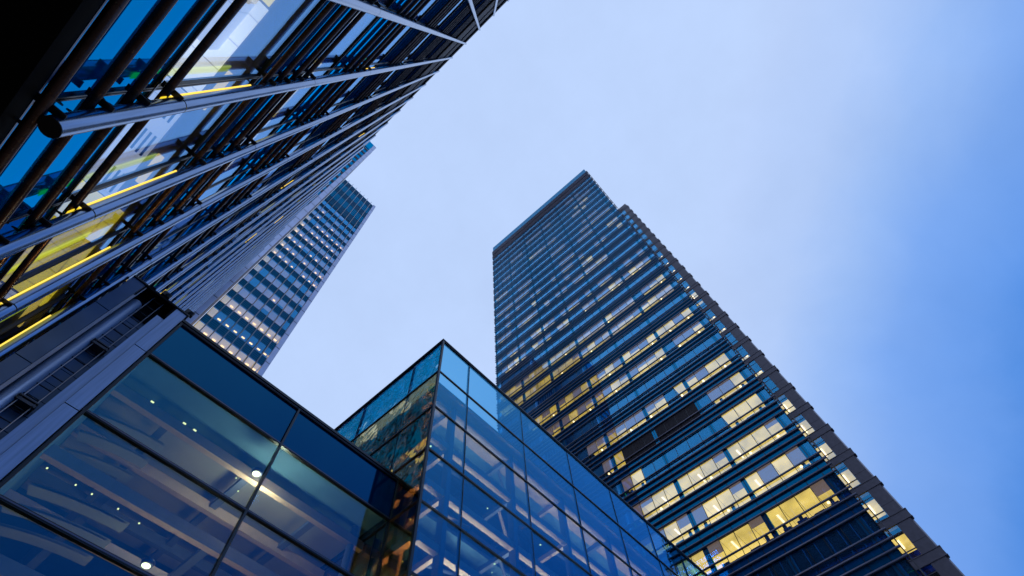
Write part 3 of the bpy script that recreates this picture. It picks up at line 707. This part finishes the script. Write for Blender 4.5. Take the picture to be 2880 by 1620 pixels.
for n in range(-16, 13):
    tb = 1.420 + PM * n; z0 = tb * YM; z1 = (tb + .044) * YM; z2 = (tb + PM) * YM
    if z0 < 3: continue
    style = {-3: 'L', -2: 'U', -1: 'L', 0: 'u', 1: 'P', 2: 'W', 3: 'W', 4: 'Y', 5: 'Y', 6: 'Y', 7: 'Y', 8: 'Y', 9: 'Y', 10: 'P', 11: 'P', 12: 'B'}.get(n, 'L')
    for k in range(len(edges) - 1):
        a, c = edges[k] + .04, edges[k + 1] - .04
        key = dist(a, YM, z0)
        mw.append((key, lambda b, a=a, c=c, z0=z0, z1=z1: MS_box(b, a, c, YM, YM + .03, z0, z1)))
        lit_p = {'L': 1, 'U': 1, 'u': rr.random() < .45, 'P': rr.random() < .55, 'W': rr.random() < .6, 'Y': rr.random() < .8, 'B': 0}[style]
        m = 'mid_warm' if n < 0 else 'mid_lit'
        if k == 0 and style in 'LUuWY': m = 'mid_amber'; lit_p = 1
        dp = 1.7 if style in 'Uu' else 3.2
        if lit_p:
            b = mc.setdefault((n, m), MS())
            b.box(edges[k] + .02, edges[k + 1] - .02, YM + .2 + (1.7 if style in 'U' and k else 0), YM + 3.6, z1 - .1, z1 - .05)
            b.box(edges[k] + .02, edges[k + 1] - .02, YM + 3.6, YM + 3.7, z0 - .3, z1 - .06)
        elif rr.random() < .2:
            hh = z0 + (z1 - z0) * rr.choice([0, .3, .55])
            mbl.append((key, lambda b, a=a, c=c, hh=hh, z1=z1: MS_box(b, a, c, YM + .08, YM + .1, hh, z1)))
        if (style in 'LU' and k and n < 1) or (style == 'Y' and rr.random() < .72) or (style in 'P' and rr.random() < .15):
            xx = (a + c) / 2 + .1; rad = .28 if n < 1 else .22; dd = 1.55 / (.5 * (z0 + z1) / YM)
            mlamp.append((key, lambda b, x=xx, z=z1 - .22, rad=rad, dd=dd: MS_box(b, x - rad, x + rad, YM + dd, YM + dd + .24, z, z + .08)))
    b = MS(); b.box(MXL, MXR, YM + .02, YM + .08, z1 + .05, z2 - .05)
    b.build('spandrel_panel', MT['mid_spandrel'], F_)
    b = MS()
    for q in range(4): zz = z1 + .12 + q * (z2 - z1 - .2) / 4; b.box(MXL, MXR, YM - .04, YM + .015, zz, zz + .07)
    b.box(MXL, MXR, YM - .04, YM + .1, z0 - .10, z0 - .01)
    b.build('louvre_fins', MT['mid_fin'], F_)
    b = MS(); b.box(MXL, MXR, YM + .12, YM + 12, z1 + .02, z2 - .12); b.build('floor_slab', MT['dark_room'], F_)
def MS_box(b, x0, x1, y0, y1, z0, z1):
    n = len(b.v); b.box(x0, x1, y0, y1, z0, z1)
    if not isinstance(b, MS):
        for i in range(n, len(b.v)):
            v = b.v[i]; b.v[i] = (v[0] - SH * (v[2] - 110), v[1], v[2])
many(mw, 'window', MT['mid_vision'], F_, 100); many(mlamp, 'ceiling_lamp', MT['lamp_mid'], F_, 90)
many(mbl, 'blind', MT['blind'], F_, 30)
for (n, m), b in mc.items(): b.build('lit_ceiling', MT[m], F_)
for x in mulls:
    b = MS(); b.rod((x, YM - .32, 3), (x, YM - .32, ZM + .6), .085, 8)
    z = 5.
    while z < ZM: b.box(x - .02, x + .02, YM - .3, YM, z, z + .06); z += PM * YM
    b.build('mullion_tube', MT['mid_mullion'], F_, True)
# plant floors at the top
ztop = (1.420 + PM * 13) * YM
b = MS(); b.box(MXL, MXR, YM + .02, YM + .1, ztop, ZM); b.build('plant_wall', MT['mid_spandrel'], F_)
b = MS(); z = ztop + .1
while z < ZM: b.box(MXL, MXR, YM - .04, YM + .01, z, z + .14); z += .6 if int(z / 4.4) % 2 else 1.2
b.build('plant_louvres', MT['mid_fin'], F_)
# pale steel corner strips, with joints
def strip(x0, x1, y, y2, m, name):
    b = MS(); z = 0.
    while z < ZM: b.box(x0, x1, y, y2, z + .07, min(z + 4.3, ZM)); z += 4.4
    b.build(name, m, F_)
    b = MS(); b.box(x0 + .03, x1 - .03, y + .04, y2 - .05, 0, ZM - .2); b.build('corner_backing', MT['frame'], F_)
strip(MXR + .02, MXR + .85, YM - .35, YM + 1, MT['mid_clad'], 'steel_corner')
strip(MXL - 1.0, MXL - .06, YF, YF + 1, MT['mid_clad'], 'steel_corner')
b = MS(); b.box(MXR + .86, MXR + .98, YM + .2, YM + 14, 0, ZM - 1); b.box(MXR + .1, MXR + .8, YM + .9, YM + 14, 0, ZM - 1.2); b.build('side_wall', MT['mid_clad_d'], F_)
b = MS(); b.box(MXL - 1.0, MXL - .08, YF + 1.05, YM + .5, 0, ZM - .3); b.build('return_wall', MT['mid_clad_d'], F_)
b = MS(); z = 20.
while z < ZM: b.box(MXL - .10, MXL - .04, YF + 2.2, YF + 2.5, z, z + 2.9); z += 3.6
b.build('return_slot', MT['frame'], F_)
fw_, ff = [], MS()
for n in range(-6, 34):
    z0 = 20 + n * 4.4 * .93
    if z0 > ZM - 4 or z0 < 3: continue
    for k in range(6):
        x1 = MXL - 1.1 - 1.35 * k; x0 = x1 - 1.28
        fw_.append((dist(x0, YF, z0), lambda b, x0=x0, x1=x1, z0=z0: MS_box(b, x0, x1, YF + .1, YF + .13, z0, z0 + 2.3)))
    for q in range(4): ff.box(MXL - 9.5, MXL - 1.05, YF + .02, YF + .12, z0 + 2.45 + .4 * q, z0 + 2.65 + .4 * q)
many(fw_, 'front_window', MT['mid_spandrel'], F_, 60); ff.build('front_louvres', MT['mid_fin'], F_)
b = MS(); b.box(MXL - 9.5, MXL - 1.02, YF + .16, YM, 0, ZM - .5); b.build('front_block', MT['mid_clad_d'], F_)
b = MS(); b.box(MXL - 9.5, MXL - 1.02, YF, YF + .15, ZM - 7, ZM); b.build('front_plant_glass', MT['tower_spandrel'], F_)
b = MS(); b.rod((MXL - 2.6, YF - .2, 3), (MXL - 2.6, YF - .2, ZM), .06, 8); b.build('mullion_tube', MT['mid_mullion'], F_, True)
b = MS(); b.box(MXL, MXR + .8, YM + .1, YM + 14, ZM - .4, ZM - .1); b.build('roof', MT['roof'], F_)
